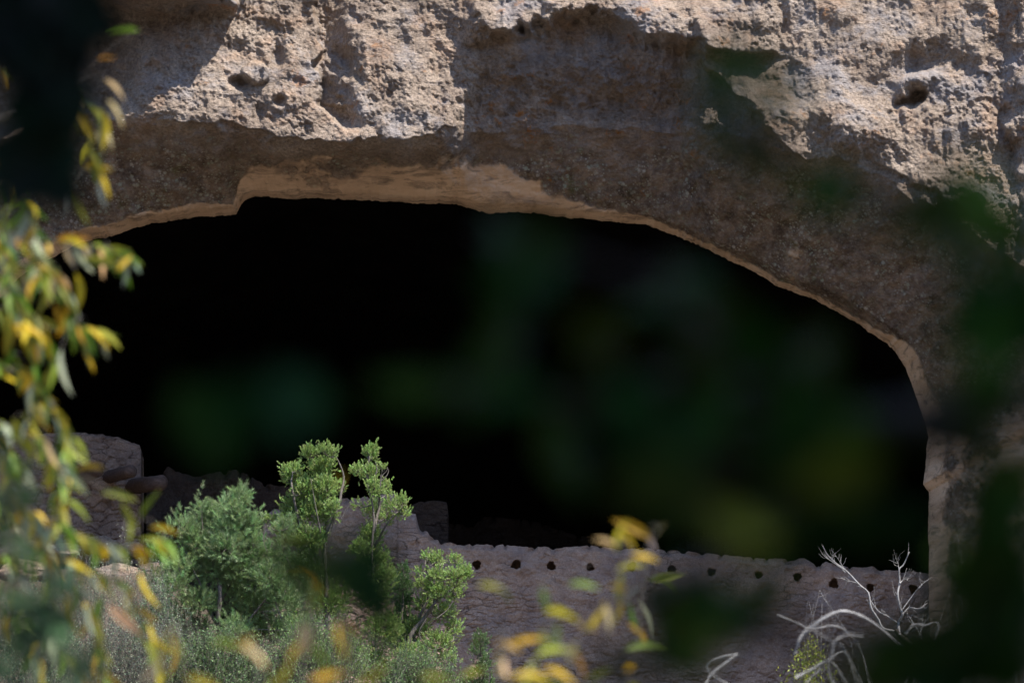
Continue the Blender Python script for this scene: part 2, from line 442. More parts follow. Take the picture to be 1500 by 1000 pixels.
    var = S(v+40*n1+26*n2, -12, 70)*.85+.15*S(v, 0, 30)
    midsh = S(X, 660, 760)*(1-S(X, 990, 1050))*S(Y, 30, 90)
    var = np.maximum(var, .62*midsh); var = np.maximum(var, .55*(1-S(X, 150, 240)))  # shaded middle and left face darkened in the colour too
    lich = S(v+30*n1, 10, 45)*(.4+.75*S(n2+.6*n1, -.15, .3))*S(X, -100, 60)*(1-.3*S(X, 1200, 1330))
    orng = np.maximum(midsh, .35*u)+.25
    return P, np.stack([tan, var*(1-.2*tan), lich, np.clip(orng, 0, 1)], -1)
def Dsrc_x(PX):                      # x of the rim point the column starts from
    return np.broadcast_to(ax, PX.shape)
Pm, ZN = relief(PX, PY)
W = onY(PX, PY, -Pm)
W[-1, :, 1] = 40; W[-2, :, 1] = np.minimum(W[-2, :, 1], 2)
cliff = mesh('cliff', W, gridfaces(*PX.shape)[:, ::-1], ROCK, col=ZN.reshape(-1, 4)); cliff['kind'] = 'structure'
# inside of the cave: deep, shade painted near-black, ends in a back wall
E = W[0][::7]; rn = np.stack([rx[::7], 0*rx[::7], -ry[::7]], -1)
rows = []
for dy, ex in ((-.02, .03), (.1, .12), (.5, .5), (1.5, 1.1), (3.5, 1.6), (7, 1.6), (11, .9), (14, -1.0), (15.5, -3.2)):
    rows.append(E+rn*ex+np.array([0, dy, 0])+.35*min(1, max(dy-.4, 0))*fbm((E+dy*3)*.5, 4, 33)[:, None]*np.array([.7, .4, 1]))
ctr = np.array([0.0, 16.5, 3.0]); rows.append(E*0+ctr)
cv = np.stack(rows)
o = mesh('cave_interior', cv, gridfaces(*cv.shape[:2]), CAVE_SHADE); o['kind'] = 'structure'


# ------------------------------------------------------------------ masonry
def masonry(name, top, bottom, Yf, thick, label, cat, holes=(), step=1.35, cell=(27, 11), scallop=2.0, k=1.0, seed=1, mat=None, crack=1.0):
    top = np.array(top, float)
    n = int((top[-1, 0]-top[0, 0])/step)+2
    px = np.linspace(top[0, 0], top[-1, 0], n)
    ty = np.interp(px, top[:, 0], top[:, 1])
    q = np.stack([px/9, px*0+seed, px*0], -1)
    ty = ty+1.6*fbm(q, 3, seed)+2.2*fbm(q*.2, 2, seed+4)
    m = int((bottom-ty.min())/step)
    f = np.concatenate([np.linspace(0, 1, m)])
    GX = np.repeat(px[None], m, 0); GY = ty[None]+(bottom-ty)[None]*f[:, None]
    # rounded stones of the top course
    q5 = np.stack([GX/30, GY/30, GX*0+4], -1); p2 = np.stack([GX/cell[0], GY/cell[1]], -1)
    q3 = np.stack([GX/40, GY/40, GX*0+seed], -1)
    p2 = p2+.85*np.stack([fbm(q3*2, 3, seed+3), fbm(q3*2, 3, seed+7)], -1)
    f1, f2, cid = worley2(p2, seed)
    edge = f2-f1
    plaster = S(fbm(q3*.8, 3, seed+11)+.6*S(GY-ty[None], 95, 20)-.25, -.2, .35)
    dep = .05*fbm(q3, 4, seed+20)+.022*fbm(q3*5, 4, seed+25)
    st = (1-plaster)*crack
    dep += (.02*(cid-.5)+.028*S(edge, .0, .22)-.028)*st
    cap = S(GY-ty[None], scallop*5, 0)
    c1, c2, cc = worley2(np.stack([GX/34+.8*fbm(q3, 2, 5), GX*0+.5], -1), seed+31)
    dep -= cap*(.05+.10*S(c2-c1, .35, 0))
    GY = GY+cap*scallop*1.6*S(c2-c1, .3, 0)
    Y = np.broadcast_to(Yf(GX), GX.shape)-dep
    inhole = np.zeros(GX.shape)
    ring = np.zeros(GX.shape)
    for hx, hy, hr in holes:
        r = np.hypot(GX-hx, GY-hy)
        r = r*(1+.10*np.sin(np.arctan2(GY-hy, GX-hx)*3+hx)+.22*fbm(np.stack([GX/5, GY/5, GX*0], -1), 2, 77))
        inhole = np.maximum(inhole, (r < hr))
        ring = np.maximum(ring, S(r, hr*2.4, hr*1.0)*(fbm(q3*6, 2, 90) > -.1))
    Y = Y+.30*inhole
    Wp = onY(GX, GY, Y)
    joint = S(edge, .09, .0)*st*(1-plaster)
    col = np.stack([joint, ring*.8+0*joint, cid], -1)
    # back side
    back = Wp[:: -1][::12].copy() if m > 24 else Wp[::-1].copy()
    back[..., 1] = Yf(GX[:len(back)])+thick
    tp = Wp[0].copy(); tp[:, 1] = Yf(px)+thick; tp[:, 2] -= .01
    full = np.concatenate([np.concatenate([Wp[-1:]*1]), Wp[::-1], tp[None], (tp-np.array([0, 0, 3.0]))[None]])
    full = full[1:]
    cfull = np.concatenate([col[::-1], col[:1], col[:1]])
    r_, c_ = full.shape[:2]
    F = gridfaces(r_, c_)
    V = full.reshape(-1, 3); C_ = cfull.reshape(-1, 3)
    # end caps as strips to the back
    caps = []
    nv = len(V); extraV = []; extraC = []
    for ci in (0, c_-1):
        colv = full[:m, ci]
        bk = colv.copy(); bk[:, 1] = Yf(np.array([px[0 if ci == 0 else -1]]))[0]+thick
        base = nv+len(extraV)*m
        extraV.append(bk); extraC.append(cfull[:m, ci])
        a = np.arange(m)*c_+ci; bb = base+np.arange(m)
        qd = np.stack([a[:-1], bb[:-1], bb[1:], a[1:]], -1)
        if ci: qd = qd[:, ::-1]
        caps.append(qd)
    V = np.concatenate([V]+extraV); C_ = np.concatenate([C_]+extraC)
    F = np.concatenate([F]+caps)
    base = onY(np.array([px.mean()]), np.array([bottom]), Yf(px).mean()+thick/2)[0]
    root = thing(name, base, label, cat)
    mesh('masonry', V, F, mat or MUD, root, col=C_)
    for hx, hy, hr in holes:                                  # lined socket behind each opening
        ct = onY(np.array(hx*1.0), np.array(hy*1.0), Yf(np.array([hx]))[0]+.03)
        rr = hr*1.35*.0103; th = np.arange(20)/20*2*math.pi
        vs = []
        for (yy, rk) in ((-.0, 1.0), (.12, 1.0), (.29, .98), (.34, .75), (.35, .0)):
            vs.append(np.stack([ct[0]+rr*rk*np.cos(th), np.full(20, ct[1]+yy), ct[2]+rr*rk*np.sin(th)], -1))
        a = np.arange(100).reshape(5, 20); b_ = np.roll(a, -1, 1)
        hf = np.stack([a[:-1], a[1:], b_[1:], b_[:-1]], -1).reshape(-1, 4)
        mesh('beam_hole', np.array(vs), hf, mat or MUD, root, col=np.zeros((100, 3)))
    return root
HOLES = [(575, 829), (636, 823), (698, 826.5), (757, 826.5), (807, 828.5), (864, 830.5), (925, 830), (984, 833), (1042, 837.5), (1111, 842), (1168, 845), (1221, 854), (1275, 860), (1338, 862)]
HR = [4.2, 5, 5.8, 6.4, 6.2, 5.7, 6.2, 5.4, 5.8, 5.2, 5.6, 6.6, 6.2, 5.6]
front = masonry('ruin_wall', [(385, 760), (400, 745), (440, 738), (495, 730), (518, 729), (540, 727), (560, 722), (581, 723), (583, 741), (590, 745), (599, 748), (600, 752), (609, 754), (612, 765), (615, 774), (626, 778), (630, 785), (641, 788), (645, 793),
    (668, 795), (700, 797), (742, 799), (762, 802), (800, 803), (850, 801), (866, 799), (905, 802), (950, 803), (990, 805), (1040, 811), (1100, 815), (1140, 817), (1160, 820), (1178, 818), (1195, 827), (1210, 823), (1240, 829), (1262, 833), (1280, 830), (1300, 835), (1340, 838), (1400, 848)],
    1045, lambda x: 0.0*x+.06*np.sin(x/230), .34, 'long mud-mortared stone wall with a row of round beam holes, stepped down from its left end, across the cave mouth', 'wall',
    holes=[(a, b, r) for (a, b), r in zip(HOLES, HR)], scallop=2.0, seed=3, crack=.6, cell=(36, 9))
house = masonry('ruin_house', [(-160, 640), (0, 634), (112, 632), (150, 636), (176, 643), (196, 648), (205, 652), (207, 662)], 830, lambda x: .35+.004*(x-205), .4,
    'tall stone ruin with three dark roof beams jutting out, left of the cave', 'ruin', cell=(30, 12), seed=8, scallop=.8, mat=masonry_material('weathered_masonry', .85))
for (x0, y0, x1, y1, r, sd) in ((103, 700, 142, 689, 10.5, 1), (143, 704, 192, 690, 9.5, 2), (186, 714, 236, 707, 11.5, 3)):
    t = Tubes()
    a = onY(np.array(x0*1.), np.array(y0*1.), .45); b = onY(np.array(x1*1.), np.array(y1*1.), -.42)
    P_ = smoothline([a, a*.6+b*.4+[0, 0, .01], b], 14)
    t.add(P_, np.full(14, r*.0103), sides=14, wob=.07)
    t.build('beam', BEAM, house)
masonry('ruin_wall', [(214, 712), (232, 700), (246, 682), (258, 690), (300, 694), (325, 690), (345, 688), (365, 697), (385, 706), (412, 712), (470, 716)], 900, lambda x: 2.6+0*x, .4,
    'rough low rubble wall standing in the dark behind the pine, between the beamed ruin and the tall juniper', 'wall', cell=(22, 14), scallop=3, seed=12, mat=SHADED_MUD)
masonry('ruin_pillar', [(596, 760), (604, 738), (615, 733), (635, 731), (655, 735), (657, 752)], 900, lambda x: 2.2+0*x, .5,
    'square stub of ruined wall standing in shadow behind the stepped end of the front wall', 'wall', seed=15, scallop=.5, mat=SHADED_MUD)
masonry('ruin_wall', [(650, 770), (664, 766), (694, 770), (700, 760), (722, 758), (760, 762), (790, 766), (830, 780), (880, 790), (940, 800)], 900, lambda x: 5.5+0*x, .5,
    'lowest broken wall deep in the cave, almost lost in the dark right of the square stub', 'wall', seed=17, scallop=3, mat=DEEP_SHADE_MUD)
# boulders under the ruined house
def boulder(px, py, Y, r, label, seed, flat=.6):
    u = np.linspace(0, math.pi, 36); vv = np.linspace(0, 2*math.pi, 61)[:-1]
    U, Vv = np.meshgrid(u, vv, indexing='ij')
    n = np.stack([np.sin(U)*np.cos(Vv), np.sin(U)*np.sin(Vv), np.cos(U)], -1)
    rr = 1+.22*fbm(n*1.5+seed, 4, seed)+.06*fbm(n*7, 3, seed)
    c = onY(np.array(px*1.), np.array(py*1.), Y)
    V = n*rr[..., None]*np.array([r, r*.8, r*flat])
    a = np.arange(36*60).reshape(36, 60); b_ = np.roll(a, -1, 1)
    F = np.stack([a[:-1], a[1:], b_[1:], b_[:-1]], -1).reshape(-1, 4)
    z = np.zeros((36*60, 4)); z[:, 1] = .5; z[:, 2] = .2
    o = mesh('boulder', V.reshape(-1, 3)+c, F, ROCK, None, col=z)
    return tag(o, label, 'boulder')
boulder(148, 800, -.5, .26, 'flat-topped boulder directly under the middle beam of the ruin', 3)
boulder(192, 806, -.55, .20, 'smaller rounded boulder at the foot of the ruin corner', 7)
boulder(96, 812, -.6, .30, 'large boulder under the left-hand beam of the ruin', 11)
boulder(232, 842, -.7, .30, 'brown boulder low between the ruin and the pine', 13)
boulder(175, 850, -.8, .42, 'broad low boulder with grey shrub twigs in front of it', 17)
boulder(110, 872, -1.0, .42, 'dark boulder behind the top of the pale grey shrub', 19)
boulder(40, 850, -1.0, .5, 'big boulder at the left edge behind the willow leaves', 23)
o = None
# earth bank filling the cave floor behind the walls
xs = np.linspace(-9, 9, 80); ys = np.linspace(.55, 15, 50)
gx, gy = np.meshgrid(xs, ys)
bz = onY(np.array(750.), np.array(905.), 0)[2]
gz = bz+.2+.05*gy+.15*fbm(np.stack([gx*.6, gy*.6, gx*0], -1), 4, 9)
o = mesh('cave_floor', np.stack([gx, gy, gz], -1), gridfaces(*gx.shape), CAVE_SHADE); o['kind'] = 'structure'


# ------------------------------------------------------------------ vegetation
def lens(nseg=5, fold=.12, curl=.15):
    y = np.linspace(0, 1, nseg+1); wv = np.sin(math.pi*y**.8)**.9*.5; wv[0] = .03; wv[-1] = .01
    V = []
    for a, b in zip(y, wv):
        zc = -curl*a*a
        V += [(-b, a, zc+fold*b), (0, a, zc), (b, a, zc+fold*b)]
    F = []
    for k in range(nseg):
        for c in (0, 1): F.append((3*k+c, 3*k+c+1, 3*k+c+4, 3*k+c+3))
    return np.array(V, float), np.array(F)
def sprig(n, ln, wd, spread, length, seed, tri=False):
    """a twig end: n little blades round an axis of the given length"""
    r = np.random.default_rng(seed)
    V = []; F = []
    for k in range(n):
        t = (k+.5)/n; az = k*2.4+r.uniform(-.3, .3)
        ang = math.radians(spread)*(1-.55*t)*r.uniform(.75, 1.2)
        d = np.array([math.sin(ang)*math.cos(az), math.cos(ang), math.sin(ang)*math.sin(az)])
        s_ = nrm(np.cross(d, r.normal(size=3)))
        o_ = np.array([0, t*length, 0]); L = ln*r.uniform(.7, 1.15)
        b = len(V)
        if tri:
            V += [o_-s_*wd/2, o_+s_*wd/2, o_+d*L]; F.append((b, b+1, b+2))
        else:
            V += [o_-s_*wd*.2, o_+d*L*.5+s_*wd/2, o_+d*L, o_+d*L*.5-s_*wd/2]; F.append((b, b+1, b+2, b+3))
    return np.array(V), np.array(F)
def tint(base, n, per, var=.18, hue=.06):
    base = np.asarray(base, float)
    if base.ndim == 1: base = np.repeat(base[None], n, 0)
    c = base*(1+rng.normal(0, var, (n, 1)))*(1+rng.normal(0, hue, (n, 3)))
    return np.repeat(np.clip(c, .004, .9), per, 0)
def closest_on(poly, p):
    d = np.linalg.norm(poly-p, axis=1); return int(d.argmin())

def blob_tree(name, label, cat, Y, trunks, blobs, kind, col, group=None, bark=None, extra=(), dens=1.0):
    """tree whose crown is a set of foliage masses, each on its own limb; pixels of the photo give where it grows"""
    m_px = (Y-CAM[1])*K*1.03
    p0 = onY(np.array(trunks[0][0][0]*1.), np.array(trunks[0][0][1]*1.), Y)
    base = np.array([p0[0], Y, ground_z(p0[0], Y)-.05])
    root = thing(name, base, label, cat, group)
    tb = Tubes(); polys = []
    for k, tr in enumerate(trunks):
        r0 = tr[0][2]; tr = np.array([t_[:2] for t_ in tr], float)
        pts = onY(tr[:, 0], tr[:, 1], Y+rng.uniform(-.15, .15, len(tr)))
        if k == 0: pts = np.vstack([base, pts])
        L = smoothline(pts, 14*len(pts))
        L = L+.02*fbm(L*3, 3, 50+k)[:, None]*np.array([1, 1, .4])
        tb.add(L, np.linspace(r0, r0*.25, len(L))*m_px, sides=7, wob=.15); polys.append(L)
    allp = np.vstack(polys)
    P = []; D = []; SZ = []
    for (bx, by, rx_, ry_, dn) in blobs:
        dn = max(dn, .85 if kind != 'juniper' else 1.25)
        n = max(4, int(rx_*ry_*dn*dens*(.46 if kind == 'juniper' else .42)))
        c = onY(np.array(bx*1.), np.array(by*1.), Y+rng.uniform(-.25, .25))
        u = nrm(rng.normal(size=(n, 3))); rr = rng.uniform(.15, 1, n)**.45
        off = u*rr[:, None]*np.array([rx_, .75*(rx_+ry_)/2, ry_])*m_px
        # clumps inside a mass
        nc = max(3, n//(7 if rx_ < 16 else 11)); cc = off[rng.integers(0, n, nc)]
        near = cc[rng.integers(0, nc, n)]
        kk = .35 if rx_ < 16 else .6
        off = off*kk+near*(1-kk)+rng.normal(0, .030 if kind == 'juniper' else .055, (n, 3))
        P.append(c+off)
        up = np.array([0, -.15, 1.0])
        D.append(nrm(nrm(off+1e-6)*.7+up*(.75 if kind == 'juniper' else .55)+rng.normal(0, .3, (n, 3))))
        SZ.append(rng.uniform(.42, .85, n) if kind == 'juniper' else rng.uniform(.6, 1.15, n))
        # limb out to this mass
        low = allp[allp[:, 2] < c[2]+.02]
        if len(low) == 0: low = allp
        j = closest_on(low, c-np.array([0, 0, .25*ry_*m_px]))
        a = low[j]; mid = (a+c)/2+np.array([0, 0, -.04])+rng.normal(0, .03, 3)
        limb = smoothline([a, mid, c, c+(c-mid)*.4+np.array([0, 0, ry_*m_px*.4])], 12)
        tb.add(limb, 1.1*m_px, .3*m_px, sides=5)
        for q_ in c+cc[:min(nc, 40)]:
            j = closest_on(limb, q_-np.array([0, 0, .06]))
            tw = smoothline([limb[j], (limb[j]+q_)/2+rng.normal(0, .02, 3), q_+rng.normal(0, .01, 3)], 6)
            tb.add(tw, .4*m_px, .18*m_px, sides=4)
    for ex in extra:
        ex = np.array(ex, float)
        pts = onY(ex[:, 0], ex[:, 1], Y-.25)
        tb.add(smoothline(pts, 16), 1.1*m_px, .3*m_px, sides=5)
    tb.build('trunk', bark or BARK, root)
    P = np.vstack(P); D = np.vstack(D); SZ = np.concatenate(SZ)
    if kind == 'juniper':
        T, F = sprig(18, .034, .012, 55, .075, 5)
    else:
        T, F = sprig(36, .050, .0048, 62, .085, 6, True)
    V, FF = scatter(T, F, P, D, rng.normal(size=D.shape), SZ)
    c = tint(col, len(P), len(T), .2, .07)
    mesh('crown', V, FF, NEEDLE, root, col=c, smooth=False)
    return root

JUN = (.27, .39, .12); JUN2 = (.15, .25, .10); PINE = (.22, .33, .145)
blob_tree('juniper_tree', 'tallest bright green juniper with a broad twin-pointed top against the dark cave', 'tree', -9.0,
    [[(478, 1010, 5), (480, 900), (474, 800), (480, 740), (468, 690), (452, 662)], [(478, 790, 3), (495, 740), (503, 700), (492, 668)], [(474, 830, 3), (440, 770), (428, 715), (428, 690)]],
    [(452, 664, 9, 13, 3), (474, 662, 7, 8, 3), (487, 664, 6, 9, 3), (470, 686, 22, 18, 2.2), (428, 695, 15, 20, 2.6), (448, 715, 22, 22, 2.0), (478, 712, 16, 20, 1.8), (495, 712, 9, 10, 2.0),
     (430, 745, 22, 26, 1.7), (462, 750, 26, 28, 1.6), (488, 748, 12, 18, 1.7), (420, 775, 24, 20, 1.5), (455, 790, 32, 26, 1.3), (440, 840, 44, 34, 1.1), (480, 880, 44, 44, 1.0), (430, 920, 40, 40, 1.0), (500, 960, 50, 40, 1.0), (395, 762, 12, 8, 2), (410, 1010, 60, 40, .8)],
    'juniper', JUN, 'junipers in front of the ruin', extra=[[(470, 780), (462, 740), (455, 700)], [(500, 760), (508, 745), (515, 735)]])
blob_tree('juniper_tree', 'slender juniper with a small rounded top tuft and bare white twigs at its side', 'tree', -8.6,
    [[(548, 1010, 3), (552, 900), (545, 820), (548, 760), (538, 700), (541, 668)], [(546, 780, 2.4), (556, 740), (557, 712), (558, 695)], [(550, 800, 2), (570, 760), (590, 745)]],
    [(542, 665, 11, 12, 3), (526, 691, 11, 9, 3), (541, 694, 9, 14, 2.2), (548, 715, 12, 14, 2), (559, 686, 4, 5, 3), (566, 714, 7, 12, 2.2), (572, 736, 9, 10, 2), (588, 735, 6, 9, 3), (592, 752, 7, 8, 3), (545, 745, 14, 16, 1.6), (566, 758, 10, 9, 2),
     (545, 785, 20, 20, 1.8), (528, 805, 18, 18, 1.5), (548, 822, 28, 24, 1.6), (525, 850, 24, 22, 1.4), (566, 845, 18, 20, 1.5), (545, 870, 32, 30, 1.1), (560, 920, 36, 34, 1.0), (540, 970, 40, 34, .9), (523, 739, 8, 5, 1.6)],
    'juniper', JUN, 'junipers in front of the ruin', extra=[[(557, 712), (559, 698), (566, 690), (568, 684)], [(559, 704), (566, 697), (569, 690), (567, 684)], [(548, 700), (552, 688), (550, 676)]])
blob_tree('juniper_tree', 'spreading juniper leaning right across the wall, its top touching the second beam hole', 'tree', -8.2,
    [[(590, 1010, 5), (598, 940), (620, 905), (640, 880), (668, 858)], [(622, 903, 3), (634, 885), (636, 860)], [(612, 915, 2.5), (628, 870), (626, 830), (630, 818)], [(600, 935, 2), (640, 950), (660, 940)]],
    [(626, 815, 8, 7, 2.6), (642, 820, 8, 9, 2.4), (640, 842, 13, 10, 2.2), (668, 822, 7, 9, 2.4), (680, 838, 10, 13, 2.6), (664, 846, 14, 12, 2.0), (620, 856, 12, 12, 1.8), (640, 868, 18, 14, 1.8), (668, 868, 12, 14, 1.8), (618, 886, 16, 15, 1.5),
     (650, 895, 20, 16, 1.3), (664, 920, 12, 16, 1.4), (610, 920, 26, 22, 1.2), (640, 940, 26, 20, 1.0), (655, 962, 16, 12, 1.2), (605, 965, 34, 30, .9), (618, 838, 6, 5, 2), (620, 1010, 50, 30, .8)],
    'juniper', JUN, 'junipers in front of the ruin', extra=[[(625, 905), (614, 928), (630, 950), (648, 948)], [(548, 962), (566, 970), (582, 990), (590, 1015)], [(640, 905), (655, 893), (664, 880)]])
blob_tree('juniper_tree', 'narrow dark green juniper spire between the slender and the spreading juniper', 'tree', -8.0,
    [[(588, 1010, 3), (588, 920), (590, 860), (590, 832)]],
    [(590, 835, 6, 12, 2.6), (589, 855, 12, 14, 2.2), (590, 880, 17, 17, 1.8), (586, 908, 22, 20, 1.5), (582, 945, 26, 24, 1.1), (580, 990, 30, 26, 1.0)],
    'juniper', (.11, .20, .07), 'junipers in front of the ruin')
blob_tree('juniper_tree', 'smallest juniper, standing alone low against the wall right of the others', 'tree', -7.6,
    [[(704, 1012, 2.4), (705, 975), (704, 945)]],
    [(704, 938, 10, 9, 2.2), (702, 955, 12, 11, 1.7), (712, 972, 9, 12, 1.5), (700, 985, 16, 12, 1.5), (688, 1002, 18, 10, 1.6), (716, 1003, 12, 12, 1.2)],
    'juniper', (.12, .20, .08), 'junipers in front of the ruin')
blob_tree('pine_tree', 'full blue-green pine with long needles and a grey trunk, left of the junipers', 'tree', -10.5,
    [[(324, 1012, 5), (325, 960), (320, 900), (322, 860), (314, 830), (330, 780), (350, 735)], [(322, 880, 2), (345, 840), (372, 790), (392, 770)], [(318, 900, 2), (290, 850), (268, 800), (262, 780)], [(314, 850, 1.6), (300, 800), (295, 750)], [(324, 950, 2), (370, 900), (410, 850), (425, 830)], [(322, 960, 2), (270, 930), (240, 900)]],
    [(352, 732, 9, 16, 2.0), (340, 745, 12, 14, 1.4), (327, 748, 9, 14, 1.4), (295, 745, 8, 14, 1.6), (262, 768, 7, 10, 1.6), (276, 775, 12, 16, 1.2), (305, 768, 18, 18, 1.2), (338, 775, 24, 22, 1.1), (362, 768, 14, 22, 1.2), (250, 778, 4, 9, 1.5),
     (290, 800, 28, 22, .95), (330, 805, 30, 24, .95), (368, 800, 20, 20, 1.0), (268, 830, 26, 20, .9), (310, 838, 30, 22, .8), (352, 838, 30, 24, .85), (388, 815, 16, 16, 1.0), (395, 845, 22, 22, .8), (415, 805, 12, 12, 1.0),
     (236, 800, 8, 14, 1.2), (418, 775, 10, 14, 1.2), (430, 830, 22, 22, .8), (440, 870, 24, 22, .8), (232, 850, 14, 18, .9), (255, 860, 24, 20, .85), (290, 880, 30, 22, .7), (335, 880, 26, 22, .65), (375, 885, 30, 24, .7), (415, 880, 24, 24, .7), (250, 905, 24, 22, .8), (285, 925, 30, 24, .7), (345, 925, 30, 24, .65), (395, 930, 30, 24, .7), (440, 925, 28, 26, .7),
     (255, 960, 28, 26, .7), (300, 975, 34, 26, .6), (360, 970, 34, 26, .6), (415, 975, 34, 26, .65), (470, 970, 30, 26, .6), (330, 1020, 90, 24, .5)],
    'pine', PINE, extra=[[(268, 850), (262, 830), (264, 818)], [(412, 905), (404, 880), (415, 868), (420, 862)], [(248, 880), (256, 890), (270, 900)], [(388, 770), (386, 790), (392, 810)]])

def shrub(name, label, cat, Y, cx, top, wpx, nst, leafcol, lsize, group=None, fan=.5, leaves=30, stem=BARK, bot=1015, curve=.16, rs=.0035):
    m_px = (Y-CAM[1])*K*1.03
    c = onY(np.array(cx*1.), np.array(bot*1.), Y)
    base = np.array([c[0], Y, ground_z(c[0], Y)-.03])
    root = thing(name, base, label, cat, group)
    tb = Tubes(); P = []; D = []
    for k in range(nst):
        a = rng.uniform(-1, 1)
        tx = cx+a*wpx*rng.uniform(.6, 1); ty = top+(bot-top)*(.45*abs(a)**1.6*rng.uniform(.5, 1.3)+rng.uniform(0, .35)**1.3)
        tip = onY(np.array(tx), np.array(min(ty, bot-20.)), Y+rng.uniform(-.5, .5)*fan)
        b = base+np.array([a*wpx*m_px*.25, rng.uniform(-.1, .1), 0])
        mid = (b*.45+tip*.55)+rng.normal(0, curve, 3)*np.array([1, 1, .2])
        L = smoothline([b, mid, tip], 20)
        tb.add(L, rs, rs*.35, sides=4)
        for _ in range(9):
            j = rng.integers(7, 19); q_ = L[j]; d = nrm(nrm(L[j]-L[j-1])+rng.normal(0, .55, 3))
            L2 = smoothline([q_, q_+d*.1, q_+d*.2+np.array([0, 0, .05])], 7)
            tb.add(L2, rs*.6, rs*.25, sides=3)
            kk = rng.integers(0, 7, leaves//6); P.append(L2[kk]); D.append(np.repeat(d[None], len(kk), 0))
        kk = rng.integers(9, 20, leaves//2); P.append(L[kk]); D.append(np.repeat(nrm(L[-1]-L[10])[None], len(kk), 0))
    tb.build('stems', stem, root)
    P = np.vstack(P); D = np.vstack(D)
    P = P+rng.normal(0, .006, P.shape); D = nrm(D+rng.normal(0, .6, D.shape))
    T, F = lens(2, .1, .1)
    sz = lsize*rng.uniform(.6, 1.3, len(P))
    V, FF = scatter(T, F, P, D, rng.normal(size=D.shape), sz, sz*.45)
    mesh('leaves', V, FF, LEAF, root, col=tint(leafcol, len(P), len(T), .25, .08))
    return root
GREY = (.30, .34, .25)
shrub('sage_shrub', 'tall thin grey shrub stem with pale flower spikes, below the right-hand roof beam', 'shrub', -11, 178, 742, 22, 7, (.42, .42, .32), .022, 'grey shrubs at the lower left', leaves=60)
shrub('sage_shrub', 'grey-green twiggy shrub low between the ruin boulders and the pine', 'shrub', -11.5, 215, 790, 42, 42, GREY, .022, 'grey shrubs at the lower left', leaves=40)
shrub('sage_shrub', 'pale tangled shrub under the hanging yellow leaves near the left bottom corner', 'shrub', -12.5, 130, 800, 70, 90, (.26, .31, .22), .022, 'grey shrubs at the lower left', leaves=40)
shrub('sage_shrub', 'bushy grey shrub at the bottom edge just left of the pine foot', 'shrub', -13.5, 200, 890, 75, 110, (.27, .33, .24), .024, 'grey shrubs at the lower left', leaves=44)
shrub('sage_shrub', 'dense grey-green shrub along the bottom below the two tall junipers', 'shrub', -13, 470, 895, 90, 130, (.17, .28, .10), .026, 'grey shrubs at the lower left', leaves=44)
shrub('sage_shrub', 'grey-green shrub filling the bottom left corner behind the willow twigs', 'shrub', -14, 50, 850, 70, 110, (.20, .26, .17), .028, 'grey shrubs at the lower left', leaves=60)
shrub('sage_shrub', 'low dull green shrub right in front of the foot of the pine', 'shrub', -14.5, 320, 920, 90, 120, (.15, .24, .10), .03, 'grey shrubs at the lower left', leaves=60)
shrub('sage_shrub', 'leafy mid-height shrub touching the left side of the pine', 'shrub', -12, 235, 850, 50, 80, (.18, .26, .15), .028, 'grey shrubs at the lower left', leaves=54)
shrub('sage_shrub', 'low green shrub at the bottom under the spreading juniper', 'shrub', -13, 610, 950, 70, 90, (.16, .27, .10), .028, 'grey shrubs at the lower left', leaves=54)
shrub('leafy_sapling', 'small sapling with fresh yellow-green leaves, under the arching dead branches', 'sapling', -5.5, 1187, 930, 20, 16, (.34, .40, .08), .045, leaves=40)
shrub('twig_bush', 'bare pale twigs in front of the wall, left of the dead snag', 'bush', -4, 1205, 862, 62, 10, (.3, .28, .24), .008, leaves=4, curve=.2, rs=.0035, stem=SILVER)
shrub('twig_bush', 'thin leafless twigs standing by the rock pillar at the right end of the wall', 'bush', -4, 1408, 758, 26, 14, (.3, .32, .24), .016, leaves=12, curve=.2, rs=.004, stem=SILVER)
shrub('twig_bush', 'pale dry bush at the far right edge beside the rock pillar', 'bush', -4, 1490, 790, 40, 24, (.3, .28, .2), .012, leaves=10, curve=.2, rs=.004, stem=SILVER)

